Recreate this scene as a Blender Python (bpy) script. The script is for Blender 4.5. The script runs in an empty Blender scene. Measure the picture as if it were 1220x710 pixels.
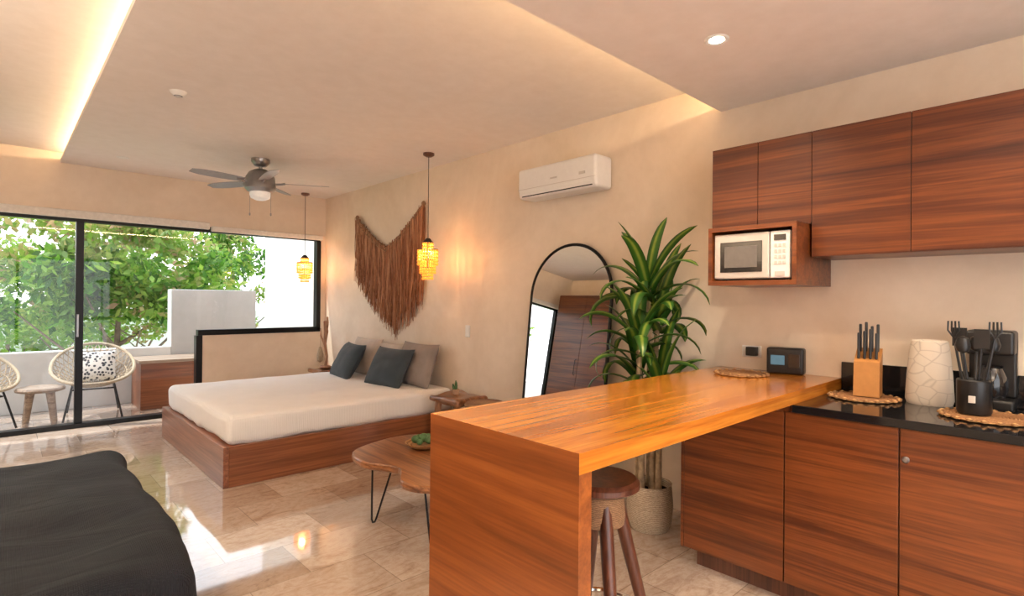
import bpy, bmesh, math, random
import numpy as np
from mathutils import Vector, Matrix, noise
random.seed(7)
S=bpy.context.scene
COL=S.collection
W=3.46; YW=7.65
# ------------------------------------------------------------ helpers
def empty(name,loc=(0,0,0),rot=(0,0,0)):
    e=bpy.data.objects.new(name,None); e.location=loc; e.rotation_euler=rot; e.empty_display_size=.1
    COL.objects.link(e); return e
def mesh(root,name,verts,faces,mat,smooth=False,uvs=None):
    me=bpy.data.meshes.new(name); me.from_pydata([tuple(v) for v in verts],[],faces); me.update()
    if smooth:
        for p in me.polygons: p.use_smooth=True
    if uvs is not None:
        ul=me.uv_layers.new(name='UVMap')
        for l in me.loops: ul.data[l.index].uv=uvs[l.vertex_index]
    ob=bpy.data.objects.new(name,me); COL.objects.link(ob)
    if mat: me.materials.append(mat)
    if root: ob.parent=root
    return ob
def box(root,name,lo,hi,mat,bevel=.003):
    x0,y0,z0=lo;x1,y1,z1=hi
    v=[(x0,y0,z0),(x1,y0,z0),(x1,y1,z0),(x0,y1,z0),(x0,y0,z1),(x1,y0,z1),(x1,y1,z1),(x0,y1,z1)]
    f=[(0,3,2,1),(4,5,6,7),(0,1,5,4),(1,2,6,5),(2,3,7,6),(3,0,4,7)]
    ob=mesh(root,name,v,f,mat)
    if bevel:
        m=ob.modifiers.new('bevel','BEVEL'); m.width=bevel; m.segments=2; m.limit_method='ANGLE'
    return ob
class MB:
    """mesh accumulator"""
    def __init__(s): s.v=[];s.f=[];s.uv=[]
    def add(s,v,f,uv=None):
        n=len(s.v); s.v+=[tuple(a) for a in v]; s.f+=[tuple(i+n for i in a) for a in f]
        s.uv+= uv if uv else [(0,0)]*len(v)
    def tube(s,pts,r,seg=8,closed=False,cap=True):
        pts=[Vector(p) for p in pts]; n=len(pts)
        rr=r if hasattr(r,'__len__') else [r]*n
        vs=[];fs=[]; prev=None
        for i,p in enumerate(pts):
            if closed: t=pts[(i+1)%n]-pts[i-1]
            else: t=pts[min(i+1,n-1)]-pts[max(i-1,0)]
            if t.length<1e-9: t=Vector((0,0,1))
            t.normalize()
            if prev is None:
                a=Vector((0,0,1)) if abs(t.z)<.9 else Vector((1,0,0))
                nx=t.cross(a).normalized()
            else:
                nx=(prev-t*prev.dot(t))
                nx=nx.normalized() if nx.length>1e-6 else t.orthogonal().normalized()
            prev=nx; ny=t.cross(nx)
            for k in range(seg):
                a=2*math.pi*k/seg
                vs.append(p+(nx*math.cos(a)+ny*math.sin(a))*rr[i])
        m=n if closed else n-1
        for i in range(m):
            for k in range(seg):
                a=i*seg+k;b=i*seg+(k+1)%seg;c=((i+1)%n)*seg+(k+1)%seg;d=((i+1)%n)*seg+k
                fs.append((a,b,c,d))
        if cap and not closed:
            fs.append(tuple(range(seg))[::-1]); fs.append(tuple((n-1)*seg+k for k in range(seg)))
        s.add(vs,fs)
    def lathe(s,prof,c=(0,0,0),seg=32,cap=True):
        vs=[];fs=[]
        for r,z in prof:
            for k in range(seg):
                a=2*math.pi*k/seg
                vs.append((c[0]+r*math.cos(a),c[1]+r*math.sin(a),c[2]+z))
        for i in range(len(prof)-1):
            for k in range(seg):
                fs.append((i*seg+k,i*seg+(k+1)%seg,(i+1)*seg+(k+1)%seg,(i+1)*seg+k))
        if cap and prof[0][0]>1e-4: fs.append(tuple(range(seg))[::-1])
        if cap and prof[-1][0]>1e-4: fs.append(tuple((len(prof)-1)*seg+k for k in range(seg)))
        s.add(vs,fs)
    def box(s,lo,hi):
        x0,y0,z0=lo;x1,y1,z1=hi
        s.add([(x0,y0,z0),(x1,y0,z0),(x1,y1,z0),(x0,y1,z0),(x0,y0,z1),(x1,y0,z1),(x1,y1,z1),(x0,y1,z1)],
          [(0,3,2,1),(4,5,6,7),(0,1,5,4),(1,2,6,5),(2,3,7,6),(3,0,4,7)])
    def out(s,root,name,mat,smooth=True,sharp=True):
        o=mesh(root,name,s.v,s.f,mat,smooth,s.uv)
        if smooth and sharp:
            m=o.modifiers.new('es','EDGE_SPLIT'); m.split_angle=math.radians(40)
        return o
def tube(root,name,pts,r,mat,seg=10,closed=False):
    b=MB(); b.tube(pts,r,seg,closed); return b.out(root,name,mat)
def lathe(root,name,prof,c,mat,seg=40,cap=True):
    b=MB(); b.lathe(prof,c,seg,cap); return b.out(root,name,mat)
def axis_vals(a,b,r,n,k=5):
    L=[a+r*(1-math.cos(math.pi/2*i/k)) for i in range(k)]
    M=[a+r+(b-a-2*r)*i/n for i in range(n+1)]
    R=[b-r*(1-math.cos(math.pi/2*i/k)) for i in range(k)][::-1]
    return L+M+R
def rbox(root,name,lo,hi,r,mat,n=10,disp=0,dscale=3,fn=None):
    ax=[axis_vals(lo[i],hi[i],r,n if (hi[i]-lo[i])>4*r else 2) for i in range(3)]
    vs=[];fs=[];idx={}
    def vid(p):
        k=(round(p[0],5),round(p[1],5),round(p[2],5))
        if k not in idx: idx[k]=len(vs); vs.append(Vector(p))
        return idx[k]
    for d in range(3):
        a,b=[i for i in range(3) if i!=d]
        for side in (0,1):
            for i in range(len(ax[a])-1):
                for j in range(len(ax[b])-1):
                    q=[]
                    for (ii,jj) in ((i,j),(i+1,j),(i+1,j+1),(i,j+1)):
                        p=[0,0,0]; p[d]=ax[d][-1] if side else ax[d][0]; p[a]=ax[a][ii]; p[b]=ax[b][jj]
                        q.append(vid(p))
                    flip=(side==0)^(d==1)
                    fs.append(tuple(q[::-1]) if flip else tuple(q))
    for i,p in enumerate(vs):
        c=Vector([min(max(p[k],lo[k]+r),hi[k]-r) for k in range(3)])
        dv=p-c
        if dv.length>1e-7: p=c+dv.normalized()*r
        if disp:
            dn=dv.normalized() if dv.length>1e-7 else Vector((0,0,1))
            p=p+dn*noise.noise(p*dscale)*disp
        if fn: p=fn(p)
        vs[i]=p
    return mesh(root,name,vs,fs,mat,True)
def pillow(root,name,w,h,t,mat,loc,rot,n=22):
    vs=[];fs=[]
    for side in (1,-1):
        for i in range(n+1):
            for j in range(n+1):
                u=-1+2*i/n; v=-1+2*j/n
                th=max((1-abs(u)**2.6)*(1-abs(v)**2.6),0)**.45*t/2
                x=w/2*u*(1-.07*(1-v*v)); y=h/2*v*(1-.07*(1-u*u))
                th*=1+.12*noise.noise(Vector((u*2.2,v*2.2,side+loc[1])))
                vs.append((x,y,side*th))
    m=(n+1)**2
    for i in range(n):
        for j in range(n):
            a=i*(n+1)+j;b=a+n+1
            fs.append((a,b,b+1,a+1)); fs.append((m+a,m+a+1,m+b+1,m+b))
    o=mesh(root,name,vs,fs,mat,True); o.location=loc; o.rotation_euler=rot
    return o
# ------------------------------------------------------------ materials
def newmat(name):
    m=bpy.data.materials.new(name); m.use_nodes=True
    nt=m.node_tree; b=nt.nodes['Principled BSDF']; return m,nt,b
def N(nt,t,**kw):
    n=nt.nodes.new(t)
    for k,v in kw.items(): setattr(n,k,v)
    return n
def objmap(nt,scale,kind='Object',rot=(0,0,0)):
    tc=N(nt,'ShaderNodeTexCoord'); mp=N(nt,'ShaderNodeMapping'); mp.inputs['Scale'].default_value=scale; mp.inputs['Rotation'].default_value=rot
    nt.links.new(tc.outputs[kind],mp.inputs['Vector']); return mp.outputs['Vector']
def ramp(nt,src,stops):
    r=N(nt,'ShaderNodeValToRGB'); e=r.color_ramp.elements
    while len(e)<len(stops): e.new(.5)
    for i,(p,c) in enumerate(stops): e[i].position=p; e[i].color=(*c,1)
    nt.links.new(src,r.inputs['Fac']); return r.outputs['Color']
def noisetex(nt,vec,scale,detail=5,rough=.55,dist=0):
    n=N(nt,'ShaderNodeTexNoise'); n.inputs['Scale'].default_value=scale; n.inputs['Detail'].default_value=detail
    n.inputs['Roughness'].default_value=rough; n.inputs['Distortion'].default_value=dist
    nt.links.new(vec,n.inputs['Vector']); return n.outputs['Fac']
def mixc(nt,a,b,fac,mode='MIX'):
    m=N(nt,'ShaderNodeMix',data_type='RGBA',blend_type=mode)
    for inp,v in ((m.inputs[0],fac),(m.inputs[6],a),(m.inputs[7],b)):
        if hasattr(v,'is_output') or isinstance(v,bpy.types.NodeSocket): nt.links.new(v,inp)
        elif isinstance(v,(int,float)): inp.default_value=v
        else: inp.default_value=(*v,1)
    return m.outputs[2]
def bump(nt,b,src,strength,dist=.01):
    n=N(nt,'ShaderNodeBump'); n.inputs['Strength'].default_value=strength; n.inputs['Distance'].default_value=dist
    nt.links.new(src,n.inputs['Height']); nt.links.new(n.outputs['Normal'],b.inputs['Normal'])
def simple(name,col,rough=.5,metal=0,var=.08,scale=30,bmp=0,emit=None,es=0,coat=0):
    m,nt,b=newmat(name)
    vec=objmap(nt,(1,1,1)); f=noisetex(nt,vec,scale)
    lo=tuple(max(c*(1-var),0) for c in col); hi=tuple(min(c*(1+var),1) for c in col)
    nt.links.new(ramp(nt,f,[(.3,lo),(.7,hi)]),b.inputs['Base Color'])
    b.inputs['Roughness'].default_value=rough; b.inputs['Metallic'].default_value=metal
    if coat: b.inputs['Coat Weight'].default_value=coat
    if bmp: bump(nt,b,f,bmp,.01)
    if emit: b.inputs['Emission Color'].default_value=(*emit,1); b.inputs['Emission Strength'].default_value=es
    return m
def wood(name,dark,mid,light,grain='y',rough=.3,coat=.3,s=1.0,cross=11,dist=.7,con=.6):
    m,nt,b=newmat(name)
    g={'x':(.35,cross,cross),'y':(cross,.35,cross),'z':(cross,cross,.35)}[grain]
    g2={'x':(1.6,70,70),'y':(70,1.6,70),'z':(70,70,1.6)}[grain]
    v=objmap(nt,tuple(a*s for a in g)); v2=objmap(nt,g2)
    f=noisetex(nt,v,1.3,6,.6,dist)
    c=ramp(nt,f,[(.3,dark),(.46,mid),(.56,light),(.70,mid)])
    f3=noisetex(nt,v,4.5,4,.6,.4)
    c=mixc(nt,c,ramp(nt,f3,[(.35,(.5,.44,.42)),(.55,(1,1,1))]),con,'MULTIPLY')
    f2=noisetex(nt,v2,1.5,3,.5)
    c=mixc(nt,c,ramp(nt,f2,[(.35,(.7,.66,.62)),(.6,(1,1,1))]),.6,'MULTIPLY')
    nt.links.new(c,b.inputs['Base Color'])
    b.inputs['Roughness'].default_value=rough; b.inputs['Coat Weight'].default_value=coat; b.inputs['Coat Roughness'].default_value=.18
    bump(nt,b,f2,.06,.004)
    return m
def plaster(name,c1,c2,rough=.6,bmp=.05):
    m,nt,b=newmat(name); v=objmap(nt,(1,1,1))
    f=noisetex(nt,v,1.3,7,.62,.8); f2=noisetex(nt,v,9,6,.65)
    c=mixc(nt,ramp(nt,f,[(.3,c1),(.7,c2)]),ramp(nt,f2,[(.3,(.9,.89,.87)),(.7,(1,1,1))]),.6,'MULTIPLY')
    nt.links.new(c,b.inputs['Base Color']); b.inputs['Roughness'].default_value=rough; bump(nt,b,f2,bmp,.01); return m
M_wall=plaster('polished_plaster',(.73,.61,.48),(.83,.725,.605),.5)
M_ceil=plaster('ceiling_paint',(.85,.80,.76),(.88,.835,.80),.8,.01)
M_wood=wood('cabinet_wood',(.065,.014,.005),(.125,.030,.008),(.20,.055,.013),'y',.34,.2)
M_woodm=wood('base_cabinet_wood',(.075,.017,.005),(.145,.036,.009),(.235,.066,.015),'y',.32,.2)
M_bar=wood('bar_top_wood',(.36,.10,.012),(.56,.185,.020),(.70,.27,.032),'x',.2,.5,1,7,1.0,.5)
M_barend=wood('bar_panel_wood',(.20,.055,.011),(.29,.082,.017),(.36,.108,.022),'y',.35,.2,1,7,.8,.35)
M_bed=wood('bed_wood',(.14,.04,.014),(.23,.072,.027),(.31,.11,.042),'x',.35,.2)
M_bedy=wood('bed_wood_side',(.19,.065,.03),(.28,.10,.05),(.36,.15,.075),'y',.35,.2)
M_slab=wood('live_edge_wood',(.11,.033,.012),(.24,.09,.032),(.36,.155,.06),'y',.3,.4,1.6,7,1.6)
M_stump=wood('stump_wood',(.2,.09,.04),(.38,.19,.10),(.50,.28,.16),'z',.5,0)
M_dkwood=wood('stool_wood',(.06,.018,.010),(.11,.035,.018),(.16,.055,.028),'z',.35,.2)
M_grayw=wood('weathered_wood',(.20,.14,.10),(.32,.24,.18),(.42,.33,.25),'x',.6,0)
M_black=simple('black_metal',(.012,.012,.013),.35,.6)
M_blackp=simple('black_plastic',(.012,.012,.013),.35)
M_white=simple('white_plastic',(.82,.82,.80),.3,var=.02)
M_chrome=simple('chrome',(.8,.8,.8),.12,1,var=.02)
M_nickel=simple('brushed_nickel',(.33,.33,.34),.32,.9,var=.05)
M_blade=simple('fan_blade_gray',(.30,.30,.32),.4,.2)
M_cord=simple('black_cord',(.02,.015,.012),.6)
M_gran,nt,b=newmat('black_granite'); v=objmap(nt,(1,1,1)); f=noisetex(nt,v,180,3,.6)
nt.links.new(ramp(nt,f,[(.4,(.006,.006,.007)),(.68,(.012,.012,.014)),(.8,(.09,.09,.1))]),b.inputs['Base Color']); b.inputs['Roughness'].default_value=.08
M_blind=simple('blind_fabric',(.75,.73,.69),.8,bmp=.1)
def fabric(name,c,rough=.9,ws=220,var=.15,bmp=.25,wr=0,sheen=.1,spec=.5):
    m,nt,b=newmat(name); v=objmap(nt,(1,1,1))
    wx=N(nt,'ShaderNodeTexWave',wave_type='BANDS',bands_direction='X'); wy=N(nt,'ShaderNodeTexWave',wave_type='BANDS',bands_direction='Y'); 
    for w_ in (wx,wy): w_.inputs['Scale'].default_value=ws/6; w_.inputs['Distortion'].default_value=.6; nt.links.new(v,w_.inputs['Vector'])
    a=N(nt,'ShaderNodeMath',operation='ADD'); nt.links.new(wx.outputs['Fac'],a.inputs[0]); nt.links.new(wy.outputs['Fac'],a.inputs[1])
    f=noisetex(nt,v,6,6,.6)
    lo=tuple(x*(1-var) for x in c); hi=tuple(min(x*(1+var),1) for x in c)
    nt.links.new(ramp(nt,f,[(.3,lo),(.7,hi)]),b.inputs['Base Color']); b.inputs['Roughness'].default_value=rough
    b.inputs['Sheen Weight'].default_value=sheen; b.inputs['Specular IOR Level'].default_value=spec
    if wr:
        n2=noisetex(nt,objmap(nt,(1,2.5,1),rot=(0,0,.5)),2.2,3,.5,1.2)
        m2=N(nt,'ShaderNodeMath',operation='MULTIPLY_ADD'); nt.links.new(n2,m2.inputs[0]); m2.inputs[1].default_value=wr; nt.links.new(a.outputs[0],m2.inputs[2])
        bump(nt,b,m2.outputs[0],bmp,.004)
    else: bump(nt,b,a.outputs[0],bmp,.002)
    return m
M_sheet=fabric('bed_cover_fabric',(.84,.83,.82),.9,160,.02,.35,4)
M_sofa=fabric('navy_black_fabric',(.0060,.0085,.015),.7,300,.3,.7,26,0,.4)
M_pdark=fabric('slate_pillow_fabric',(.030,.045,.058),.85,260,.2,.3)
M_pgrey=fabric('taupe_pillow_fabric',(.26,.22,.20),.9,260,.15,.3)
M_plight=fabric('linen_pillow_fabric',(.50,.43,.37),.9,260,.12,.3)
# travertine
M_floor,nt,b=newmat('travertine_tiles'); v=objmap(nt,(1,1,1),rot=(0,0,0))
br=N(nt,'ShaderNodeTexBrick'); br.offset=.5; br.inputs['Scale'].default_value=1; br.inputs['Brick Width'].default_value=.61; br.inputs['Row Height'].default_value=.405
br.inputs['Mortar Size'].default_value=.003; br.inputs['Mortar Smooth'].default_value=.3; br.inputs['Bias'].default_value=-.1
br.inputs['Color1'].default_value=(.66,.58,.51,1); br.inputs['Color2'].default_value=(.38,.285,.22,1); br.inputs['Mortar'].default_value=(.36,.30,.25,1)
nt.links.new(v,br.inputs['Vector'])
f=noisetex(nt,objmap(nt,(1,2.6,1)),2.6,9,.72,1.8); f2=noisetex(nt,v,22,6,.7)
c=mixc(nt,br.outputs['Color'],ramp(nt,f,[(.32,(.52,.40,.32)),(.44,(.86,.78,.70)),(.54,(1,.97,.93)),(.60,(.80,.70,.61)),(.70,(1.0,.98,.95))]),.8,'MULTIPLY')
c=mixc(nt,c,ramp(nt,f2,[(.35,(.76,.68,.62)),(.55,(1,1,1))]),.55,'MULTIPLY')
nt.links.new(c,b.inputs['Base Color'])
nt.links.new(ramp(nt,f2,[(.3,(.03,.03,.03)),(.8,(.10,.10,.10))]),b.inputs['Roughness'])
b.inputs['Specular IOR Level'].default_value=1.0
b.inputs['Coat Weight'].default_value=.35; b.inputs['Coat Roughness'].default_value=.03
bump(nt,b,br.outputs['Fac'],-.15,.002)
# woven fibre
def woven(name,c1,c2,scale=60):
    m,nt,b=newmat(name); v=objmap(nt,(1,1,1))
    w_=N(nt,'ShaderNodeTexWave',wave_type='BANDS',bands_direction='Z'); w_.inputs['Scale'].default_value=scale; w_.inputs['Distortion'].default_value=3; w_.inputs['Detail Scale'].default_value=3
    nt.links.new(v,w_.inputs['Vector'])
    n_=noisetex(nt,v,60,3,.6)
    c=mixc(nt,ramp(nt,w_.outputs['Fac'],[(.2,c1),(.7,c2)]),ramp(nt,n_,[(.3,(.6,.6,.6)),(.6,(1,1,1))]),.6,'MULTIPLY')
    nt.links.new(c,b.inputs['Base Color']); b.inputs['Roughness'].default_value=.8; bump(nt,b,w_.outputs['Fac'],.5,.004); return m
M_mat=woven('seagrass',(.28,.13,.05),(.50,.28,.11),30)
M_basket=woven('basket_weave',(.38,.28,.18),(.68,.57,.42),35)
M_rattan=woven('rattan',(.35,.26,.16),(.6,.5,.36),60)
M_rope=woven('rope',(.2,.1,.05),(.42,.25,.13),60)
def attr_mat(name,stops,rough=.6,transl=0):
    """colour from UV.x (set per strand / across leaf)"""
    m,nt,b=newmat(name); tc=N(nt,'ShaderNodeTexCoord'); sp=N(nt,'ShaderNodeSeparateXYZ'); nt.links.new(tc.outputs['UV'],sp.inputs[0])
    c=ramp(nt,sp.outputs[0],stops); n_=noisetex(nt,objmap(nt,(1,1,1)),25,3)
    c=mixc(nt,c,ramp(nt,n_,[(.3,(.72,.72,.72)),(.7,(1,1,1))]),.7,'MULTIPLY')
    nt.links.new(c,b.inputs['Base Color']); b.inputs['Roughness'].default_value=rough
    if transl:
        out=nt.nodes['Material Output']; tr=N(nt,'ShaderNodeBsdfTranslucent'); nt.links.new(c,tr.inputs['Color'])
        mx=N(nt,'ShaderNodeMixShader'); mx.inputs[0].default_value=transl
        nt.links.new(b.outputs[0],mx.inputs[1]); nt.links.new(tr.outputs[0],mx.inputs[2]); nt.links.new(mx.outputs[0],out.inputs[0])
    return m
M_strand=attr_mat('palm_fibre',[(0,(.18,.062,.026)),(.5,(.37,.16,.075)),(1,(.56,.29,.16))],.8)
M_leaf=attr_mat('dracaena_leaf',[(0,(.018,.075,.010)),(.32,(.05,.17,.02)),(.46,(.28,.38,.06)),(.54,(.28,.38,.06)),(.68,(.05,.17,.02)),(1,(.018,.075,.010))],.35,.25)
M_tree=attr_mat('tree_leaf',[(0,(.025,.10,.010)),(.4,(.10,.26,.025)),(.8,(.28,.42,.06)),(1,(.42,.25,.16))],.5,.5)
M_trunk=simple('tree_bark',(.12,.085,.06),.9,var=.4,scale=12,bmp=.5)
M_cane=simple('dracaena_cane',(.38,.28,.17),.8,var=.35,scale=25,bmp=.4)
M_soil=simple('soil',(.05,.03,.02),.95,var=.4)
M_cactus=simple('cactus_green',(.07,.15,.05),.6,var=.4)
M_terra=simple('clay',(.45,.28,.18),.8)
M_mirror,nt,b=newmat('mirror_glass'); b.inputs['Metallic'].default_value=1; b.inputs['Roughness'].default_value=.01
nt.links.new(ramp(nt,noisetex(nt,objmap(nt,(1,1,1)),2),[(0,(.86,.87,.86)),(1,(.88,.89,.88))]),b.inputs['Base Color'])
M_glass,nt,b=newmat('window_glass'); nt.nodes.remove(b); out=nt.nodes['Material Output']
tr=N(nt,'ShaderNodeBsdfTransparent'); gl=N(nt,'ShaderNodeBsdfGlossy'); gl.inputs['Roughness'].default_value=.02; mx=N(nt,'ShaderNodeMixShader'); mx.inputs[0].default_value=.02
nt.links.new(tr.outputs[0],mx.inputs[1]); nt.links.new(gl.outputs[0],mx.inputs[2]); nt.links.new(mx.outputs[0],out.inputs[0])
M_dglass=simple('dark_glass',(.01,.01,.012),.06,coat=.5)
M_steel=simple('light_steel',(.62,.60,.57),.35,.3,var=.03)
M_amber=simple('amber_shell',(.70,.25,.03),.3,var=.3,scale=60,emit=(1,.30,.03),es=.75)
M_lamp=simple('lamp_emitter',(1,.95,.85),.5,emit=(1,.9,.72),es=18)
M_frost=simple('frosted_glass',(.85,.85,.82),.3,emit=(1,.95,.9),es=.1)
M_ext=plaster('exterior_stucco',(.64,.64,.63),(.72,.72,.70),.8)
M_extg=plaster('exterior_gray_stucco',(.44,.44,.44),(.52,.52,.51),.8)
M_pat,nt,b=newmat('patterned_cushion'); v=objmap(nt,(1,1,1)); vo=N(nt,'ShaderNodeTexVoronoi'); vo.inputs['Scale'].default_value=26; nt.links.new(v,vo.inputs['Vector'])
nt.links.new(ramp(nt,vo.outputs['Distance'],[(.36,(.03,.03,.04)),(.44,(.7,.68,.64))]),b.inputs['Base Color']); b.inputs['Roughness'].default_value=.9
M_vase,nt,b=newmat('patterned_ceramic'); v=objmap(nt,(1,1,1.4)); vo=N(nt,'ShaderNodeTexVoronoi',feature='DISTANCE_TO_EDGE'); vo.inputs['Scale'].default_value=12; nt.links.new(v,vo.inputs['Vector'])
nt.links.new(ramp(nt,vo.outputs['Distance'],[(.0,(.42,.37,.32)),(.05,(.58,.52,.45))]),b.inputs['Base Color']); b.inputs['Roughness'].default_value=.6
M_screen=simple('clock_screen',(.04,.1,.14),.2,emit=(.25,.5,.65),es=.15)
M_grass=simple('lawn',(.12,.28,.05),.95,var=.5,scale=3)
M_blk=simple('bamboo_block',(.42,.19,.055),.4)
# ------------------------------------------------------------ room shell
XL=-2.0; YB=-2.2; ZT=3.06
box(None,'floor',(XL,YB,-.1),(W,YW+.1,0),M_floor,0)
box(None,'wall_right',(W,YB,0),(W+.15,YW+.15,ZT),M_wall,0)
box(None,'wall_left',(XL-.15,YB,0),(XL,YW+.15,ZT),M_wall,0)
wf=empty('wall_far')
box(wf,'header',(XL,YW,2.34),(W,YW+.15,ZT),M_wall,0)
box(wf,'low_wall',(1.86,YW-.0,0),(W,YW+.15,.99),M_wall,0)
box(wf,'right_pier',(3.39,YW,.99),(W,YW+.15,2.34),M_wall,0)
box(wf,'left_pier',(XL,YW,0),(-1.7,YW+.15,2.34),M_wall,0)
wb=empty('wall_back')
box(wb,'header',(XL,YB-.15,2.4),(W,YB,ZT),M_wall,0)
box(wb,'left_pier',(XL,YB-.15,0),(-1.6,YB,2.4),M_wall,0)
box(wb,'right_pier',(2.2,YB-.15,0),(W,YB,2.4),M_wall,0)
w2=empty('fill_window')  # unseen opening behind the camera, added to let sky light in
for nm,x in (('jamb_l',-1.6),('mullion',.3),('jamb_r',2.14)): box(w2,nm,(x,YB-.1,0.05),(x+.06,YB-.04,2.34),M_black)
box(w2,'top_rail',(-1.6,YB-.1,2.34),(2.2,YB-.04,2.4),M_black); box(w2,'sill',(-1.6,YB-.1,0),(2.2,YB-.04,.05),M_black)
ce=empty('ceiling')
box(ce,'central_panel',(.475,1.3,2.89),(W,YW,2.925),M_ceil,0)
box(ce,'high_ceiling',(XL,YB,3.0),(W,YW,3.06),M_ceil,0)
box(ce,'cove_back',(.78,1.3,2.925),(.82,YW,3.0),M_ceil,0)
box(ce,'kitchen_soffit',(-2.0,YB,2.70),(W,1.69,2.735),M_ceil,0)
box(ce,'soffit_back',(-2.0,1.38,2.735),(W,1.42,3.0),M_ceil,0)
# ------------------------------------------------------------ window / sliding door
wd=empty('window_1')
y0,y1=YW+.02,YW+.10
box(wd,'top_rail',(-1.7,y0,2.27),(3.39,y1,2.34),M_black)
box(wd,'right_jamb',(3.33,y0-.03,.99),(3.39,y1,2.27),M_black)
box(wd,'sill_rail',(1.82,y0-.03,.97),(3.39,y1,1.04),M_black)
box(wd,'pane',(1.86,y0+.03,1.04),(3.33,y0+.036,2.27),M_glass,0)
dr=empty('door_1')
box(dr,'bottom_track',(-1.7,y0-.04,0.0),(1.86,y1,.05),M_black)
box(dr,'end_jamb',(1.80,y0-.03,.05),(1.87,y1,.97),M_black)
box(dr,'meeting_stile',(.62,y0-.01,.05),(.69,y1,2.27),M_black)
box(dr,'left_stile',(-1.7,y0,.05),(-1.64,y1,2.27),M_black)
box(dr,'handle',(.63,y0-.03,1.0),(.65,y0-.01,1.25),M_nickel)
box(dr,'pane_left',(-1.64,y0+.02,.05),(.62,y0+.026,2.27),M_glass,0)
box(dr,'pane_right',(.69,y0+.05,.05),(1.82,y0+.056,2.27),M_glass,0)
rb=empty('roller_blind')
box(rb,'cassette_left',(-1.7,YW-.06,2.30),(1.93,YW-.001,2.385),M_blind,.01)
rb2=empty('roller_blind')
box(rb2,'cassette_right',(1.95,YW-.06,2.28),(3.40,YW-.001,2.345),M_blind,.01)
# ------------------------------------------------------------ kitchen
kb=empty('kitchen_base_cabinet')
XF=2.76
box(kb,'carcass',(XF+.02,-1.2,.10),(W-.001,1.56,.93),M_woodm,0)
box(kb,'toe_kick',(XF+.07,-1.2,0),(W-.001,1.50,.10),M_dkwood,0)
box(kb,'end_panel',(XF,1.545,.10),(W-.001,1.563,.966),M_woodm,.001)
for i,(a,b_) in enumerate(((1.02,1.543),(.56,1.017),(.10,.557),(-.36,.097),(-.82,-.363))):
    box(kb,'door_%d'%i,(XF,a+.002,.105),(XF+.02,b_-.001,.925),M_woodm,.0015)
box(kb,'filler',(XF+.02,.98,.93),(W-.001,1.543,.966),M_woodm,0)
box(kb,'filler_front',(XF,1.0,.927),(XF+.02,1.543,.966),M_woodm,0)
lathe(kb,'lock_knob',[(.012,0),(.014,.01),(.008,.02),(0,.02)],(0,0,0),M_nickel).matrix_basis=Matrix.Translation((XF,.535,.80))@Matrix.Rotation(-math.pi/2,4,'Y')
ct=empty('granite_countertop')
box(ct,'slab',(XF-.03,-1.2,.931),(W-.001,.975,.968),M_gran,.003)
box(ct,'backsplash',(W-.022,-1.2,.969),(W-.001,.968,1.12),M_gran,.002)
kw=empty('kitchen_wall_cabinet')
XU=3.11
for i,(a,b_,z) in enumerate(((1.30,1.57,1.865),(1.02,1.30,1.865),(.59,1.02,1.69),(.11,.59,1.69),(-.37,.11,1.69),(-.85,-.37,1.69))):
    box(kw,'carcass_%d'%i,(XU+.02,a,z),(W-.001,b_,2.35),M_wood,0)
    box(kw,'door_%d'%i,(XU,a+.0015,z+.001),(XU+.019,b_-.0015,2.35),M_wood,.0015)
mb=empty('microwave_shelf')
bx0,ya,yb,za,zb_=2.93,1.03,1.50,1.54,1.862
box(mb,'top',(bx0,ya,zb_-.025),(W-.001,yb,zb_),M_woodm,.001); box(mb,'bottom',(bx0,ya,za),(W-.001,yb,za+.025),M_woodm,.001)
box(mb,'side_right',(bx0,ya,za+.025),(W-.001,ya+.022,zb_-.025),M_woodm,.001); box(mb,'side_left',(bx0,yb-.022,za+.025),(W-.001,yb,zb_-.025),M_woodm,.001)
box(mb,'back',(W-.02,ya+.022,za+.025),(W-.002,yb-.022,zb_-.025),M_dkwood,0)
mw=empty('microwave_oven')
a,b_,c,d_=ya+.035,yb-.03,za+.026,zb_-.04
box(mw,'body',(2.965,a,c+.008),(3.36,b_,d_),M_steel,.006)
box(mw,'door',(2.945,a+.105,c+.01),(2.964,b_,d_),M_steel,.006)
box(mw,'door_window',(2.941,a+.14,c+.045),(2.9445,b_-.035,d_-.045),M_dglass,.006)
box(mw,'window_inner',(2.939,a+.165,c+.07),(2.9405,b_-.06,d_-.07),simple('microwave_window_mesh',(.16,.15,.14),.3),.002)
box(mw,'control_panel',(2.945,a,c+.01),(2.964,a+.10,d_),M_white,.006)
box(mw,'display',(2.941,a+.02,d_-.05),(2.9445,a+.08,d_-.02),M_dglass,.001)
for i in range(4):
    for j in range(3): box(mw,'key_%d_%d'%(i,j),(2.941,a+.022+j*.021,d_-.085-i*.03),(2.9445,a+.036+j*.021,d_-.067-i*.03),M_steel,.001)
box(mw,'open_button',(2.941,a+.025,c+.02),(2.9445,a+.075,c+.045),M_steel,.002)
for i,(x,y) in enumerate(((3.0,a+.03),(3.0,b_-.03),(3.32,a+.03),(3.32,b_-.03))): box(mw,'foot_%d'%i,(x,y-.01,c-.0005),(x+.02,y+.01,c+.009),M_blackp,0)
# bar
ba=empty('bar_counter')
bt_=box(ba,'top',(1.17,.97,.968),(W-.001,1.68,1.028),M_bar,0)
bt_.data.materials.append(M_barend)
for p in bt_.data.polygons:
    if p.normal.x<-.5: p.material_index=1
box(ba,'end_panel',(1.17,.97,0),(1.225,1.68,.968),M_barend,0)
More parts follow.
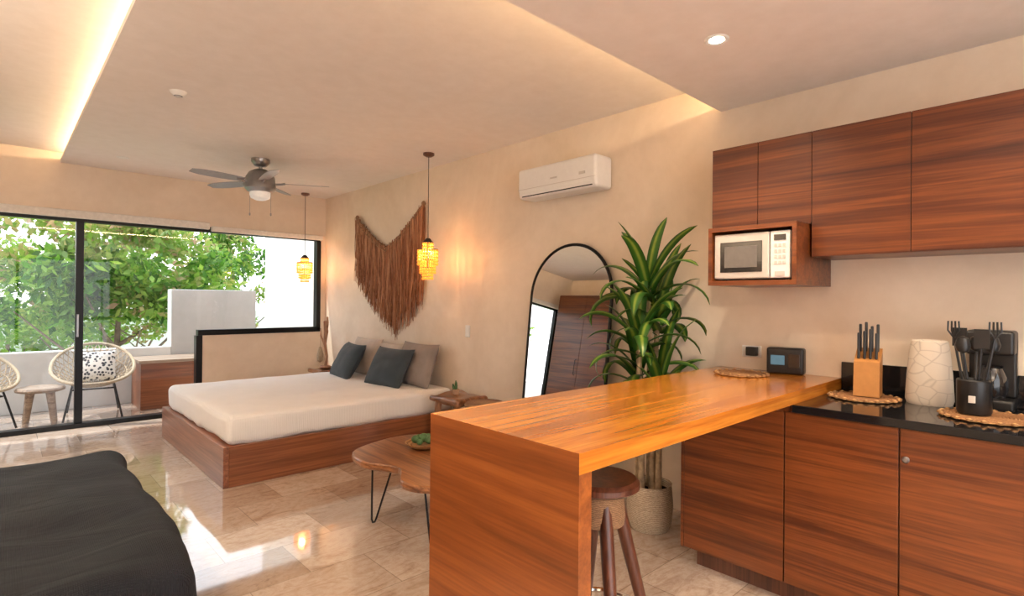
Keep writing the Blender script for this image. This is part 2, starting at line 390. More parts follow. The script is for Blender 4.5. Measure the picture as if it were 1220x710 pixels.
# ------------------------------------------------------------ bar stool
st=empty('bar_stool',(1.76,1.35,0),(0,0,.15))
lathe(st,'seat',[(0,.70),(.13,.70),(.155,.715),(.155,.735),(.14,.75),(0,.745)],(0,0,0),M_dkwood)
lathe(st,'rope_wrap',[(.07,.56),(.095,.57),(.10,.60),(.095,.66),(.10,.70)],(0,0,0),M_rope)
for i in range(4):
    a=math.pi/4+i*math.pi/2; c_,s_=math.cos(a),math.sin(a)
    tube(st,'leg_%d'%i,[(.06*c_,.06*s_,.69),(.12*c_,.12*s_,.45),(.18*c_,.18*s_,.22),(.24*c_,.24*s_,0)],[.028,.026,.022,.018],M_dkwood)
tube(st,'foot_ring',[(.185*math.cos(t*math.pi/16),.185*math.sin(t*math.pi/16),.2) for t in range(32)],.011,M_chrome,8,True)
# ------------------------------------------------------------ counter items
def placemat(x,y,z,r):
    root=empty('woven_placemat',(x,y,z+.001)); b=MB()
    rr=.012
    while rr<r-.012:
        n=max(10,int(rr*220)); b.tube([(rr*math.cos(2*math.pi*i/n),rr*math.sin(2*math.pi*i/n),.006) for i in range(n)],.0065,6,True); rr+=.0115
    b.out(root,'coils',M_mat,True,False)
    b=MB(); n=int(r*130)
    for i in range(n):
        a=2*math.pi*i/n
        b.lathe([(0,-.008),(.012,-.003),(.013,.003),(0,.009)],(r*math.cos(a)-.006*math.cos(a),r*math.sin(a)-.006*math.sin(a),.009),6)
    b.out(root,'scalloped_edge',M_mat,True,False)
placemat(3.14,1.40,1.028,.145); placemat(3.18,.795,.968,.155); placemat(3.035,.30,.968,.17)
kn=empty('knife_block',(3.19,.78,.985),(0,0,.1))
v=[(-.05,-.055,0),(.06,-.055,0),(.06,.055,0),(-.05,.055,0),(-.035,-.055,.17),(.06,-.055,.235),(.06,.055,.235),(-.035,.055,.17)]
mesh(kn,'block',v,[(0,3,2,1),(4,5,6,7),(0,1,5,4),(1,2,6,5),(2,3,7,6),(3,0,4,7)],M_blk)
for i in range(4):
    for j in range(2):
        yy=-.038+i*.025; xx=-.015+j*.05; zz=.185+j*.033
        box(kn,'knife_handle_%d_%d'%(i,j),(xx-.009,yy-.006,zz),(xx+.009,yy+.006,zz+.13+.01*((i*2+j)%3)),M_blackp,.004)
va=empty('ceramic_canister',(3.28,.545,.968))
lathe(va,'body',[(0,0),(.09,0),(.096,.02),(.09,.14),(.08,.25),(.072,.30),(.064,.305),(.06,.295),(0,.29)],(0,0,0),M_vase)
uc=empty('utensil_holder',(3.03,.35,.985))
lathe(uc,'cup',[(0,0),(.056,0),(.06,.01),(.06,.14),(.055,.145),(.05,.135),(.05,.02),(0,.02)],(0,0,0),M_blackp)
box(uc,'cup_label',(-.063,-.012,.05),(-.0595,.012,.08),M_steel,.002)
random.seed(3)
for i in range(7):
    a=i*.9; dx,dy=.04*math.cos(a),.04*math.sin(a); h=.26+.03*(i%3)
    b=MB(); b.tube([(dx*.3,dy*.3,.03),(dx,dy,.14),(dx*1.7,dy*1.7,h)],.005,8)
    ex,ey=dx*1.75,dy*1.75
    if i%3==0: b.lathe([(0,-.035),(.02,-.025),(.028,0),(.02,.03),(0,.04)],(ex,ey,h+.03),12)
    elif i%3==1: b.box((ex-.004,ey-.025,h-.01),(ex+.004,ey+.025,h+.07))
    else:
        for k in range(4): b.tube([(ex,ey,h),(ex,ey-.02+.013*k,h+.03),(ex,ey-.018+.012*k,h+.07)],.0035,6)
    b.out(uc,'utensil_%d'%i,M_blackp)
cm=empty('coffee_maker',(3.345,.325,.969))
rbox(cm,'base',(-.09,-.085,0),(.088,.085,.05),.012,M_blackp,4); rbox(cm,'water_tank',(.03,-.085,.05),(.088,.085,.33),.012,M_blackp,4)
rbox(cm,'brew_head',(-.09,-.085,.25),(.088,.085,.36),.015,M_blackp,4)
lathe(cm,'glass_carafe',[(0,.052),(.05,.052),(.062,.09),(.06,.14),(.042,.19),(.046,.20),(0,.205)],(-.03,0,0),M_dglass)
tube(cm,'carafe_handle',[(-.085,0,.18),(-.115,0,.17),(-.115,0,.10),(-.088,0,.09)],.008,M_blackp)
ck=empty('digital_clock',(3.375,1.24,1.029),(0,0,.15))
rbox(ck,'case',(-.035,-.10,0.0),(.04,.10,.155),.015,M_blackp,4)
box(ck,'screen',(-.038,0,.055),(-.0352,.075,.11),M_screen,.001)
box(ck,'buttons',(-.038,-.08,.04),(-.0352,-.02,.12),M_dglass,.001)
oa=empty('wall_outlet',(W,1.475,1.14))
box(oa,'plate',(-.008,-.06,-.035),(-.0005,.06,.035),M_white,.002); box(oa,'plug',(-.05,-.045,-.025),(-.008,.02,.03),M_blackp,.005)
ls=empty('light_switch',(W,4.33,1.13))
box(ls,'plate',(-.008,-.035,-.06),(-.0005,.035,.06),M_white,.003); box(ls,'rocker',(-.012,-.018,-.03),(-.008,.018,.03),M_white,.002)
# ------------------------------------------------------------ bed
bd=empty('platform_bed')
box(bd,'base_front',(1.25,4.50,0),(1.29,6.62,.31),M_bedy,.004)
box(bd,'base_near',(1.29,4.50,0),(W-.002,4.54,.31),M_bed,.004)
box(bd,'base_far',(1.29,6.58,0),(W-.002,6.62,.31),M_bed,.004)
box(bd,'deck',(1.29,4.54,.27),(W-.002,6.58,.305),M_bed,0)
def sag(p):
    if p.z<.46:
        k=(.46-p.z)*5
        n_=noise.noise(Vector((p.x*7,p.y*7,p.z*2)))*.026*k
        p=p+Vector((n_ if p.x<1.6 else 0,n_ if p.y<4.8 else 0,0))
    return p
rbox(bd,'mattress',(1.29,4.535,.296),(3.44,6.585,.535),.06,M_sheet,60,.010,3.5,sag)
pillow(bd,'dark_pillow_1',.62,.46,.18,M_pdark,(3.06,5.18,.715),(math.radians(62),0,math.radians(-90+6)))
pillow(bd,'dark_pillow_2',.62,.46,.18,M_pdark,(3.02,6.05,.715),(math.radians(60),0,math.radians(-90-8)))
pillow(bd,'taupe_pillow',.66,.48,.18,M_pgrey,(3.27,4.98,.75),(math.radians(72),0,math.radians(-90)))
pillow(bd,'linen_pillow_1',.64,.46,.16,M_plight,(3.27,6.1,.75),(math.radians(72),0,math.radians(-90)))
pillow(bd,'linen_pillow_2',.60,.44,.14,M_plight,(3.30,5.6,.73),(math.radians(75),0,math.radians(-90)))
# ------------------------------------------------------------ ottoman bottom-left
so=empty('ottoman_daybed')
def sofafn(p):
    if p.z>.35: p=p+Vector((0,0,.025*math.cos((p.y-3.2)*1.6)+.012*noise.noise(Vector((p.x*3+p.y*2,p.y*5,0)))))
    return p
rbox(so,'base',(-.75,2.26,.04),(.52,4.06,.30),.05,M_sofa,14,.01,4)
rbox(so,'cushion',(-.78,2.22,.22),(.57,4.16,.495),.10,M_sofa,44,.03,3.2,sofafn)
for i,(x,y) in enumerate(((-.65,2.4),(.40,2.4),(-.65,3.95),(.40,3.95))): box(so,'foot_%d'%i,(x-.03,y-.03,0),(x+.03,y+.03,.06),M_blackp)
# ------------------------------------------------------------ coffee table
tb=empty('live_edge_coffee_table')
ctrl=[(1.73,3.38),(1.95,3.50),(2.22,3.53),(2.46,3.34),(2.33,3.08),(2.44,2.80),(2.34,2.52),(2.02,2.38),(1.74,2.43),(1.64,2.62),(1.76,2.86),(1.66,3.14)]
def cr(ctrl,n=7):
    o=[];L=len(ctrl)
    for i in range(L):
        p=[Vector((*ctrl[(i+k-1)%L],0)) for k in range(4)]
        for j in range(n):
            t=j/n; o.append(.5*((2*p[1])+(p[2]-p[0])*t+(2*p[0]-5*p[1]+4*p[2]-p[3])*t*t+(3*p[1]-p[0]-3*p[2]+p[3])*t**3))
    return o
ol=cr(ctrl); cen=Vector((2.05,2.95,0)); n=len(ol); vs=[];fs=[]
for sc,z in ((.93,.385),(.985,.395),(1.0,.412),(.99,.428),(.975,.435)):
    for i,p in enumerate(ol):
        q=cen+(p-cen)*(sc+.012*noise.noise(p*9)); vs.append((q.x,q.y,z))
for k in range(4):
    for i in range(n): fs.append((k*n+i,k*n+(i+1)%n,(k+1)*n+(i+1)%n,(k+1)*n+i))
fs.append(tuple(range(n))[::-1]); fs.append(tuple(4*n+i for i in range(n)))
mesh(tb,'slab',vs,fs,M_slab)
for i,(x,y,sx,sy) in enumerate(((1.80,3.12,-.02,.06),(1.88,2.66,-.02,-.02),(2.28,3.25,.05,.05),(2.25,2.6,.05,-.05))):
    px,py=x+sx,y+sy
    tube(tb,'hairpin_leg_%d'%i,[(x-.05,y+.03,.386),(px-.012,py+.006,.03),(px-.006,py,.008),(px+.006,py,.008),(px+.014,py-.006,.03),(x+.06,y-.04,.386)],.0065,M_black,8)
sd=empty('succulent_dish',(2.13,3.14,.436))
lathe(sd,'dish',[(0,0),(.07,0),(.12,.03),(.125,.038),(.115,.034),(.07,.015),(0,.015)],(0,0,0),M_mat)
random.seed(5)
for i,(x,y,r) in enumerate(((0,0,.035),(.05,.02,.028),(-.05,.02,.03),(.0,.055,.026),(.01,-.055,.03),(-.055,-.035,.022),(.06,-.04,.022))):
    b=MB(); seg=20; vs=[];fs=[]
    for a in range(9):
        ph=math.pi*a/8
        for k in range(seg):
            th=2*math.pi*k/seg; rr=r*math.sin(ph)*(1-.12*(k%2))+1e-4
            vs.append((x+rr*math.cos(th),y+rr*math.sin(th),.03+r-.9*r*math.cos(ph)))
    for a in range(8):
        for k in range(seg): fs.append((a*seg+k,a*seg+(k+1)%seg,(a+1)*seg+(k+1)%seg,(a+1)*seg+k))
    b.add(vs,fs); b.out(sd,'succulent_%d'%i,M_cactus,True,False)
# ------------------------------------------------------------ nightstands
ns=empty('wood_nightstand',(3.16,4.12,0))
rbox(ns,'slab_top',(-.17,-.23,.48),(.20,.23,.55),.03,M_slab,8,.03,6)
for i,(x,y) in enumerate(((-.1,-.14),(-.1,.14),(.12,-.14),(.12,.14))): tube(ns,'leg_%d'%i,[(x,y,.49),(x*1.15,y*1.15,.25),(x*1.25,y*1.25,0)],[.035,.03,.026],M_stump)
cp=empty('potted_cactus',(3.16,4.13,.553))
lathe(cp,'pot',[(0,0),(.028,0),(.036,.05),(.032,.05),(0,.045)],(0,0,0),M_terra)
for i,(x,y,h) in enumerate(((0,0,.08),(.014,.012,.06),(-.014,.01,.05))): tube(cp,'cactus_%d'%i,[(x,y,.044),(x*1.3,y*1.3,.05+h*.5),(x*1.6,y*1.6,.05+h)],[.011,.012,.005],M_cactus)
pf=empty('round_side_table',(3.12,3.66,0))
lathe(pf,'top',[(0,.50),(.15,.50),(.175,.51),(.18,.53),(.165,.55),(0,.552)],(0,0,0),M_rope)
for i in range(3):
    a=i*2.094+.4; tube(pf,'leg_%d'%i,[(.07*math.cos(a),.07*math.sin(a),.50),(.14*math.cos(a),.14*math.sin(a),0)],.014,M_dkwood)
ns2=empty('wood_nightstand',(3.2,7.0,0))
rbox(ns2,'slab_top',(-.18,-.2,.46),(.2,.2,.52),.025,M_slab,8,.03,6)
for i,(x,y) in enumerate(((-.1,-.12),(-.1,.12),(.12,-.12),(.12,.12))): tube(ns2,'leg_%d'%i,[(x,y,.47),(x*1.25,y*1.25,0)],[.033,.026],M_stump)
dw=empty('driftwood_sculpture',(3.18,7.0,.525))
b=MB(); b.tube([(0,0,0.0),(.01,-.02,.15),(-.01,.0,.32),(.02,.03,.48),(0,.02,.62)],[.02,.018,.02,.03,.022],10)
b.tube([(-.01,0,.30),(-.03,.08,.42),(-.02,.11,.52)],[.015,.012,.006],8)
b.tube([(.02,.02,.50),(.0,-.06,.60),(.0,-.05,.68)],[.02,.016,.01],8); b.out(dw,'branch',M_stump)
lathe(dw,'foot',[(0,0),(.07,0),(.075,.015),(.06,.03),(0,.03)],(0,0,0),M_stump)
b=MB(); b.tube([(-.02,.11,.50),(-.02,.12,.30),(-.02,.12,.26)],.003,6); b.lathe([(0,.0),(.04,.03),(.045,.10),(.02,.2),(0,.22)],(-.02,.12,.06),16); b.out(dw,'hanging_gourd',M_rattan)
# ------------------------------------------------------------ wall hanging
wh=empty('fringe_wall_hanging')
random.seed(11)
def topz(s): return 2.06+.43*abs(2*s-1)**1.3
def botz(s): return 1.68+(1.0-1.68)*(s/.62)**.85 if s<.62 else 1.0+(1.42-1.0)*((s-.62)/.38)**1.1
def ys(s): return 6.62-1.53*s
b=MB()
for L in range(4):
    for i in range(170):
        s=min(max((i+random.uniform(-.5,.5))/169,0),1); zt=topz(s)+random.uniform(-.03,.03); zb2=botz(s)
        zb2=zt-(zt-zb2)*(random.uniform(.55,1.0) if L>1 else random.uniform(.85,1.06))
        y=ys(s); x=W-.02-.014*L; wd_=random.uniform(.005,.013); u_=random.random()
        vs=[];uv=[];K=8; ph=random.random()*6; am=random.uniform(.006,.035)
        for k in range(K):
            t=k/(K-1); z=zt+(zb2-zt)*t; yy=y+am*math.sin(ph+t*5)*t; ww=wd_*(1-.75*t**3)
            xx=min(x+.009*math.sin(ph*2+t*7),W-.003)
            vs+=[(xx,yy-ww,z),(xx-.004,yy,z),(xx,yy+ww,z)]; uv+=[(u_,0)]*3
        fs=[]
        for k in range(K-1):
            a=k*3; fs+=[(a,a+1,a+4,a+3),(a+1,a+2,a+5,a+4)]
        b.add(vs,fs,uv)
b.out(wh,'fringe',M_strand,False)
b=MB(); b.tube([(W-.04,ys(i/40),topz(i/40)+.004*math.sin(i*2)) for i in range(41)],[.018+.004*math.sin(i*1.7) for i in range(41)],8); b.tube([(W-.06,ys(i/40),topz(i/40)-.03+.004*math.cos(i*2.3)) for i in range(41)],.012,8)
for s in (0,1): b.lathe([(0,-.03),(.022,-.015),(.026,0),(.018,.02),(0,.03)],(W-.035,ys(s),topz(s)+.02),12)
b.out(wh,'braided_rope',M_rope)
# ------------------------------------------------------------ arch mirror
mi=empty('arched_floor_mirror',(3.235,2.93,0),(0,math.radians(5.9),0))
hw=.425; zc=1.915-hw
arc=[(0,-hw,.012)]+[(0,-hw,zc*k/6) for k in range(1,6)]+[(0,-hw*math.cos(math.pi*i/32),zc+hw*math.sin(math.pi*i/32)) for i in range(33)]+[(0,hw,zc*k/6) for k in range(5,0,-1)]+[(0,hw,.012)]
tube(mi,'frame',arc,.014,M_black,8,True)
fv=[(0,p[1]*.985,p[2]) for p in arc]; mesh(mi,'glass',[(-.004,y,z) for _,y,z in fv],[tuple(range(len(fv)))[::-1]],M_mirror)
mesh(mi,'backing',[(.006,y,z) for _,y,z in fv],[tuple(range(len(fv)))],M_blackp)
# ------------------------------------------------------------ AC
ac=empty('wall_air_conditioner')
def acfn(p):
    if p.x<3.36 and p.z<2.38: p=p+Vector((.25*(2.38-p.z),0,0))
    return p
rbox(ac,'body',(3.25,2.56,2.31),(W-.001,3.40,2.56),.025,M_white,8,0,1,acfn)
box(ac,'vent_slot',(3.262,2.60,2.325),(3.30,3.36,2.345),M_blackp,.002)
box(ac,'louver',(3.255,2.60,2.348),(3.27,3.36,2.37),M_white,.004)
box(ac,'panel_seam',(3.248,2.562,2.385),(3.2505,3.398,2.389),M_steel,0)
box(ac,'display',(3.2465,2.66,2.42),(3.2495,2.72,2.44),M_steel,0)
box(ac,'badge',(3.2465,2.95,2.43),(3.2495,3.02,2.442),M_steel,0)
# ------------------------------------------------------------ fan
fa=empty('ceiling_fan',(1.98,5.95,2.89))
lathe(fa,'canopy',[(0,0),(.09,0),(.09,-.03),(.06,-.07),(.03,-.08),(0,-.08)],(0,0,-.0005),M_nickel)
tube(fa,'downrod',[(0,0,-.07),(0,0,-.17)],.018,M_nickel)
lathe(fa,'motor_housing',[(0,-.10),(.06,-.11),(.11,-.14),(.14,-.19),(.145,-.25),(.15,-.26),(.15,-.31),(.125,-.335),(.09,-.35),(0,-.35)],(0,0,0),M_nickel)
lathe(fa,'light_bowl',[(.10,-.345),(.102,-.375),(.09,-.405),(.05,-.425),(0,-.43)],(0,0,0),M_frost)
for i in range(5):
    a=math.radians(118+72*i); R=Matrix.Rotation(a,4,'Z')
    pts=[(.13,.0,-.255),(.2,0,-.25),(.24,0,-.24)]
    bb=MB(); bb.tube([R@Vector(p) for p in pts],.012,8); bb.out(fa,'bracket_%d'%i,M_nickel)
    vs=[];K=10
    for k in range(K+1):
        t=k/K; x=.18+.50*t; w_=.045+.022*math.sin(math.pi*min(t*.75+.1,1)); w_*= (1-max(t-.85,0)/.15*.35)
        for sgn in (-1,1):
            for dz in (0,.006): vs.append(R@Vector((x,sgn*w_,-.245+dz+sgn*w_*.2)))
    fs=[]
    for k in range(K):
        q=k*4; fs+=[(q,q+4,q+6,q+2),(q+1,q+3,q+7,q+5),(q,q+1,q+5,q+4),(q+2,q+6,q+7,q+3)]
    fs+=[(0,2,3,1),(K*4,K*4+1,K*4+3,K*4+2)]
    mesh(fa,'blade_%d'%i,vs,fs,M_blade)
for i,(x,y) in enumerate(((-.08,.07),(.09,-.05))):
    bb=MB(); bb.tube([(x,y,-.33),(x,y,-.56)],.002,6); bb.lathe([(0,-.02),(.008,-.01),(.008,.01),(0,.015)],(x,y,-.57),10); bb.out(fa,'pull_chain_%d'%i,M_nickel)
# ------------------------------------------------------------ pendants
def pendant(x,y,ztop,zbot):
    root=empty('beaded_pendant_lamp',(x,y,2.89))
    lathe(root,'canopy',[(0,-.0005),(.055,-.0005),(.055,-.02),(.03,-.035),(0,-.035)],(0,0,0),M_dkwood)
    T=ztop-2.89; B=zbot-2.89; H=T-B
    tube(root,'cord',[(0,0,-.03),(0,0,T)],.0035,M_cord,6)
    lathe(root,'cap',[(0,T+.01),(.02,T+.01),(.045,T-.02),(.05,T-.03),(0,T-.03)],(0,0,0),M_cord)
    b=MB(); fr=MB()
    for (r,z0,ln) in ((.05,T-.03,.10*H/.4),(.098,T-.10*H/.4,.16*H/.4),(.075,T-.2*H/.4,.14*H/.4),(.05,T-.28*H/.4,.12*H/.4)):
        n=int(r*260)
        fr.tube([(r*math.cos(2*math.pi*i/24),r*math.sin(2*math.pi*i/24),z0) for i in range(24)],.004,6,True)
        fr.tube([(-r,0,z0),(r,0,z0)],.003,6); fr.tube([(0,-r,z0),(0,r,z0)],.003,6)
        for i in range(n):
            a=2*math.pi*i/n; cx,cy=r*math.cos(a),r*math.sin(a)
            m_=max(int(ln/.028),2)
            for k in range(m_):
                z=z0-.016-k*ln/m_
                b.lathe([(0,-.015),(.007,-.009),(.009,0),(.006,.010),(0,.014)],(cx,cy,z),6)
    fr.tube([(0,0,T),(0,0,T-.28*H/.4)],.004,6)
    fr.out(root,'rings',M_cord); b.out(root,'shell_beads',M_amber,True,False)
    l=bpy.data.lights.new('pendant_bulb','POINT'); l.energy=9; l.color=(1,.50,.18); l.shadow_soft_size=.03
    o=bpy.data.objects.new('bulb',l); o.parent=root; o.location=(0,0,T-.14); COL.objects.link(o)
pendant(3.09,4.51,2.04,1.64); pendant(3.07,7.44,2.03,1.66)
# ------------------------------------------------------------ downlights / detectors
def downlight(x,y,z,power=25,on=True):
    root=empty('recessed_downlight',(x,y,z))
    lathe(root,'trim_ring',[(.036,-.003),(.05,-.006),(.056,-.002),(.056,-.0002)],(0,0,0),M_white,40,False)
    lathe(root,'lens',[(0,-.002),(.036,-.002)],(0,0,0),M_lamp if on else M_white,40,False)
    if on:
        l=bpy.data.lights.new('downlight','SPOT'); l.energy=power; l.color=(1,.78,.55); l.spot_size=math.radians(130); l.spot_blend=.9; l.shadow_soft_size=.04
        o=bpy.data.objects.new('spot',l); o.parent=root; o.location=(0,0,-.02); COL.objects.link(o)
downlight(2.49,1.24,2.70,48); downlight(2.3,.2,2.70,55); downlight(.6,-.3,2.70,80); downlight(1.6,-1.2,2.7,55)  # first is in view; the others are unseen, added as fill
downlight(-1.0,5.0,3.0,110); downlight(-1.0,2.6,3.0,80)  # both unseen, added as interior fill
sm=empty('smoke_detector',(.91,4.41,2.89)); lathe(sm,'body',[(0,-.03),(.03,-.03),(.05,-.012),(.055,-.0005),(0,-.0005)],(0,0,0),M_white); lathe(sm,'sensor_ring',[(.02,-.034),(.028,-.031),(.028,-.029),(.02,-.029)],(0,0,0),M_nickel,24,False)
downlight(.93,6.9,2.89,0,False)
# ------------------------------------------------------------ plant
pl=empty('potted_dracaena',(3.06,1.95,0))
lathe(pl,'basket_pot',[(0,0),(.115,0),(.135,.05),(.145,.15),(.135,.27),(.14,.29),(.128,.285),(.125,.2),(0,.2)],(0,0,0),M_basket,48)
lathe(pl,'soil',[(0,.24),(.126,.24)],(0,0,0),M_soil)
random.seed(21)
lb=MB(); cb=MB()
def leaf(base,az,el,L,wd_,droop):
    K=11; p=Vector(base); e=el; vs=[];uv=[];fs=[]
    side=Vector((-math.sin(az),math.cos(az),0)); tw=random.uniform(-.6,.6)
    for k in range(K+1):
        t=k/K; dirv=Vector((math.cos(az)*math.cos(e),math.sin(az)*math.cos(e),math.sin(e)))
        up=side.cross(dirv)*-1
        sd_=side*math.cos(tw*t)+up*math.sin(tw*t)
        w_=wd_*(math.sin(math.pi*min(t*.82+.18,1))**.6)*.5+.002
        for s_,o_ in ((-1,.18),(-.5,.05),(0,-.03),(.5,.05),(1,.18)):
            q=p+sd_*w_*s_+up*w_*o_*-1
            if q.x>W-pl.location.x-.01: q.x=W-pl.location.x-.01
            if q.z<1.05 and q.y<-.25: q.y=-.25
            if q.y>.48: q.y=.48
            vs.append(q); uv.append((.5+.5*s_*.98,t))
        p=p+dirv*L/K; e-=droop/K*(.4+t*1.9)
    for k in range(K):
        for j in range(4): a=k*5+j; fs.append((a,a+1,a+6,a+5))
    lb.add(vs,fs,uv)
canes=[((.03,.0),(.02,.04),1.55,.024),((-.05,.03),(-.10,.03),1.24,.02),((.0,-.06),(-.02,-.08),.92,.02),((.06,.05),(.08,.0),1.36,.02),((-.02,.08),(-.02,.08),1.04,.018)]
for (bx,by),(tx,ty),h,r in canes:
    cb.tube([(bx,by,.2),(bx*.8+tx*.2,by*.8+ty*.2,h*.45),(tx,ty,h)],[r*1.15,r,r*.8],10)
    n=15
    for i in range(n):
        t=i/n; az=i*2.4+random.uniform(-.3,.3); el=1.4-1.0*t+random.uniform(-.1,.1)
        leaf((tx,ty,h-.16*t+.02),az,el,random.uniform(.38,.54),random.uniform(.068,.092),random.uniform(1.7,2.7)*(.3+t*.8))
cb.out(pl,'canes',M_cane); lb.out(pl,'leaves',M_leaf,True,False)
# ------------------------------------------------------------ wardrobe on the left wall (seen in the mirror)
wr=empty('wardrobe')
box(wr,'carcass',(XL+.001,4.6,.0),(-1.42,7.4,2.55),M_wood,0)
for i in range(4): box(wr,'door_%d'%i,(-1.42,4.6+i*.7+.003,.08),(-1.40,4.6+(i+1)*.7-.003,2.54),M_wood,.002)
for i in range(4): tube(wr,'handle_%d'%i,[(-1.40,4.6+i*.7+.06,1.0),(-1.37,4.6+i*.7+.06,1.02),(-1.37,4.6+i*.7+.06,1.28),(-1.40,4.6+i*.7+.06,1.3)],.006,M_black)
# ------------------------------------------------------------ terrace
te=empty('terrace')
box(te,'terrace_floor',(-3.5,YW+.1,-.12),(4,9.9,-.02),M_floor,0)
box(te,'parapet',(-3.5,9.1,-.02),(1.82,9.25,.74),M_ext,.01)
box(te,'gray_block_wall',(1.82,9.1,-.02),(2.98,9.35,1.56),M_extg,.01)
box(te,'side_wall',(3.42,YW+.15,-.02),(3.6,10.0,3.4),M_ext,.01)
dk=empty('wooden_deck_box')
box(dk,'body',(1.35,8.42,-.02),(3.2,9.09,.58),M_bed,.004); box(dk,'top',(1.33,8.40,.58),(3.2,9.09,.62),M_grayw,.004)
def chair(x,y,rz,cushion=False):
    root=empty('wicker_lounge_chair',(x,y,-.02),(0,0,rz))
    def sp(th,s):
        k=(.5+.5*math.sin(th))
        return (.41*s*math.cos(th),.39*s*math.sin(th)+.06*k*s*s,.36+s*s*(.08+.42*k**1.3))
    b=MB(); n=34
    for d in (1,-1):
        for i in range(n): b.tube([sp(2*math.pi*i/n+d*1.1*(1-s/9.),max(s/9.,.08)) for s in range(10)],.006,5)
    for s in (.15,.4,.62,.82): b.tube([sp(2*math.pi*i/36,s) for i in range(36)],.006,5,True)
    b.out(root,'woven_shell',M_rattan,True,False)
    tube(root,'rim',[sp(2*math.pi*i/48,1.0) for i in range(48)],.018,M_rattan,8,True)
    b=MB(); 
    for sx in (-1,1):
        b.tube([(sx*.20,-.24,.41),(sx*.28,-.34,0.01)],.011,8); b.tube([(sx*.20,.22,.42),(sx*.26,.34,.01)],.011,8)
    b.tube([(-.20,-.22,.36),(.20,-.22,.36)],.01,8); b.tube([(-.20,.2,.36),(.20,.2,.36)],.01,8); b.tube([(-.20,-.22,.36),(-.2,.2,.36)],.01,8); b.tube([(.20,-.22,.36),(.2,.2,.36)],.01,8)
    b.out(root,'metal_legs',M_black)
    if cushion: pillow(root,'cushion',.42,.40,.13,M_pat,(0.02,.12,.60),(math.radians(66),0,0))
chair(.865,8.42,-.1,True); chair(-.22,8.35,.35)
sb=empty('carved_side_table',(.36,8.22,-.02),(0,0,.3))
lathe(sb,'top',[(0,.38),(.19,.38),(.22,.39),(.225,.41),(.21,.43),(0,.425)],(0,0,0),M_grayw)
for i in range(4):
    a=i*math.pi/2+.4; tube(sb,'leg_%d'%i,[(.12*math.cos(a),.12*math.sin(a),.39),(.15*math.cos(a),.15*math.sin(a),.2),(.18*math.cos(a),.18*math.sin(a),0)],[.04,.032,.026],M_grayw)
# ------------------------------------------------------------ trees
random.seed(4)
def leafcluster(name,n,R,size,ulo,uhi):
    b=MB()
    for i in range(n):
        while True:
            p=Vector([random.uniform(-1,1) for _ in range(3)])
            if .25<p.length<1: break
        p=p*R; p.z*=.7
        L=size*random.uniform(.6,1.2); d=Vector([random.gauss(0,1) for _ in range(3)]).normalized(); s_=d.orthogonal().normalized()
        s_=(Matrix.Rotation(random.uniform(0,6),3,d)@s_)*L*.24; u_=random.uniform(ulo,uhi)
        b.add([p,p+d*L*.45+s_,p+d*L,p+d*L*.45-s_],[(0,1,2,3)],[(u_,0)]*4)
    me=bpy.data.meshes.new(name); me.from_pydata(b.v,[],b.f); ul=me.uv_layers.new(name='UVMap')
    for l in me.loops: ul.data[l.index].uv=b.uv[l.vertex_index]
    me.materials.append(M_tree); return me
cl=[leafcluster('foliage_dense',260,.55,.20,.0,.75),leafcluster('foliage_bright',230,.55,.19,.45,.9),leafcluster('foliage_russet',200,.5,.18,.5,1.0)]
def tree(x,y,zb,crown,ch,kinds,n,r=.08):
    root=empty('tree',(x,y,zb))
    b=MB(); top=crown[2]
    b.tube([(0,0,0),(.1,.05,top*.4),(-.05,.1,top*.75),(0,0,top+ch*.4)],[r*1.4,r,r*.8,r*.3],10)
    for i in range(9):
        a=i*2.4; rr=crown[0]*.8; z0=top*(.6+.04*i)
        b.tube([(0,0,z0),(rr*.4*math.cos(a),rr*.4*math.sin(a),z0+.35),(rr*math.cos(a),rr*.8*math.sin(a),z0+.6+ch*.3)],[r*.5,r*.32,r*.12],7)
    b.out(root,'trunk',M_trunk)
    for i in range(n):
        while True:
            p=[random.uniform(-1,1) for _ in range(3)]
            if p[0]**2+p[1]**2+p[2]**2<1: break
        o=bpy.data.objects.new('foliage_%d'%i,random.choice([cl[k] for k in kinds])); COL.objects.link(o); o.parent=root
        o.location=(p[0]*crown[0],p[1]*crown[1],top+ch*.5+p[2]*ch*.6); o.rotation_euler=(random.uniform(-.5,.5),random.uniform(-.5,.5),random.uniform(0,6)); s_=random.uniform(.7,1.15); o.scale=(s_,s_,s_)
tree(1.6,12.0,-3,(1.8,1.2,3.9),2.1,[0,1,2],38)
tree(-1.4,13.0,-3,(1.5,1.3,3.2),1.9,[1,0],24)
tree(3.6,15.5,-3,(2.4,1.5,3.5),2.4,[0,2],34)
tree(-3.4,12.0,-3,(1.4,1.2,4.0),2.4,[0,1],16)
tree(0.2,18.0,-3,(3.4,1.5,3.0),2.3,[1],36)
box(None,'ground_outside',(-25,9.9,-3.2),(25,60,-3.0),M_grass,0)
gb=empty('garden_wall'); box(gb,'wall',(-12,20.5,-3.0),(12,20.8,.9),M_ext,0); box(gb,'cap',(-12,20.45,.9),(12,20.85,1.0),M_ext,0)
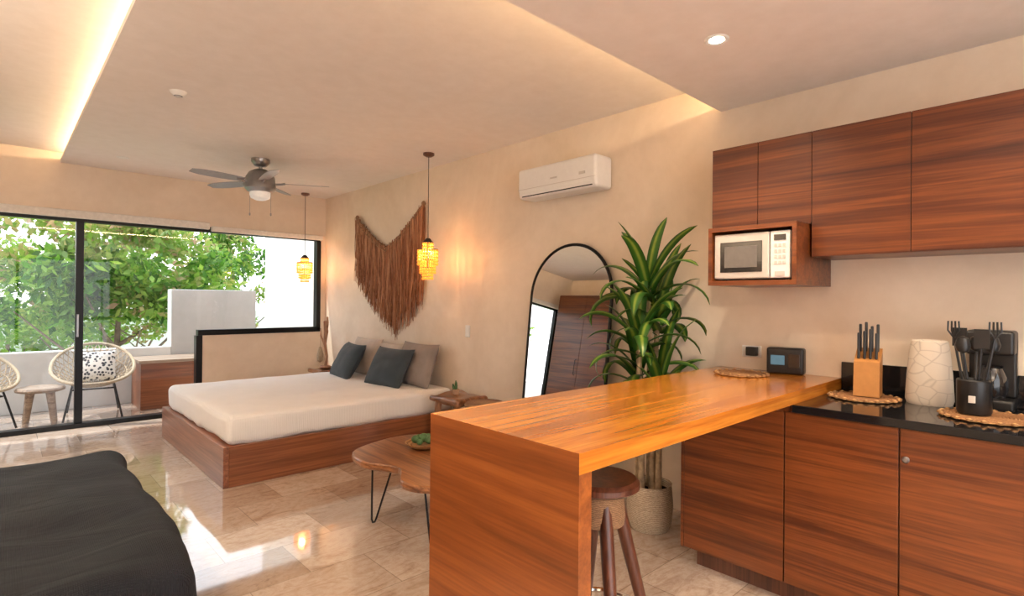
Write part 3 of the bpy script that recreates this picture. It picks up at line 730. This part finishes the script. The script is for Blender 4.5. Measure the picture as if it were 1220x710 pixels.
# ------------------------------------------------------------ lights
def area(name,loc,sx,sy,e,col,mat):
    l=bpy.data.lights.new(name,'AREA'); l.shape='RECTANGLE'; l.size=sx; l.size_y=sy; l.energy=e; l.color=col
    o=bpy.data.objects.new(name,l); COL.objects.link(o); o.matrix_world=Matrix.Translation(loc)@mat; return o
area('cove_led_strip',(.68,4.6,2.945),5.9,.02,24,(1,.68,.38),Matrix.Rotation(math.radians(-90),4,'Z')@Matrix.Rotation(math.radians(-110),4,'X'))
area('soffit_led_strip',(1.95,1.50,2.76),2.9,.02,9,(1,.68,.38),Matrix.Rotation(math.radians(110),4,'X'))
def fill_torchiere(x,y,e):  # unseen lamp, added to bounce fill off the ceiling
    fl=empty('fill_floor_lamp',(x,y,0))
    lathe(fl,'base',[(0,0),(.15,0),(.15,.02),(.02,.03),(0,.03)],(0,0,0),M_black); tube(fl,'pole',[(0,0,.02),(0,0,1.75)],.012,M_black)
    lathe(fl,'shade',[(.03,1.72),(.17,1.85),(.165,1.85),(.03,1.735)],(0,0,0),M_white,40,False)
    l=bpy.data.lights.new('fill_torchiere','SPOT'); l.energy=e; l.color=(1,.83,.66); l.spot_size=math.radians(155); l.spot_blend=1; l.shadow_soft_size=.1
    o=bpy.data.objects.new('uplight',l); o.parent=fl; o.location=(0,0,1.82); o.rotation_euler=(math.pi,0,0); COL.objects.link(o)
fill_torchiere(-1.0,-1.5,240); fill_torchiere(1.9,-1.6,180); fill_torchiere(-1.55,3.4,130)
l=bpy.data.lights.new('sun','SUN'); l.energy=2.8; l.angle=math.radians(1); l.color=(1,.95,.86)
o=bpy.data.objects.new('sun',l); COL.objects.link(o); o.rotation_euler=Vector((.55,-.25,-1.0)).to_track_quat('-Z','Y').to_euler()
w=bpy.data.worlds.new('World'); S.world=w; w.use_nodes=True; nt=w.node_tree; bg=nt.nodes['Background']
tc=N(nt,'ShaderNodeTexCoord'); sp=N(nt,'ShaderNodeSeparateXYZ'); nt.links.new(tc.outputs['Generated'],sp.inputs[0])
nt.links.new(ramp(nt,sp.outputs[2],[(0,(.98,.98,1)),(.35,(.90,.95,1)),(1,(.65,.80,1))]),bg.inputs['Color']); bg.inputs['Strength'].default_value=2.1
# ------------------------------------------------------------ camera
f,yaw,pitch,roll=652,math.radians(43.2),math.radians(.19),math.radians(.5)
fw=Vector((math.sin(yaw)*math.cos(pitch),math.cos(yaw)*math.cos(pitch),math.sin(pitch)))
r=Vector((math.cos(yaw),-math.sin(yaw),0)); u=r.cross(fw)
r,u=r*math.cos(roll)+u*math.sin(roll),-r*math.sin(roll)+u*math.cos(roll)
cd=bpy.data.cameras.new('camera'); cd.sensor_width=36; cd.lens=f/1220*36; cd.clip_start=.05; cd.clip_end=200
cam=bpy.data.objects.new('camera',cd); COL.objects.link(cam)
cam.matrix_world=Matrix(((r.x,u.x,-fw.x,0),(r.y,u.y,-fw.y,0),(r.z,u.z,-fw.z,1.45),(0,0,0,1)))
S.camera=cam
S.view_settings.view_transform='Standard'
S.view_settings.exposure=.8
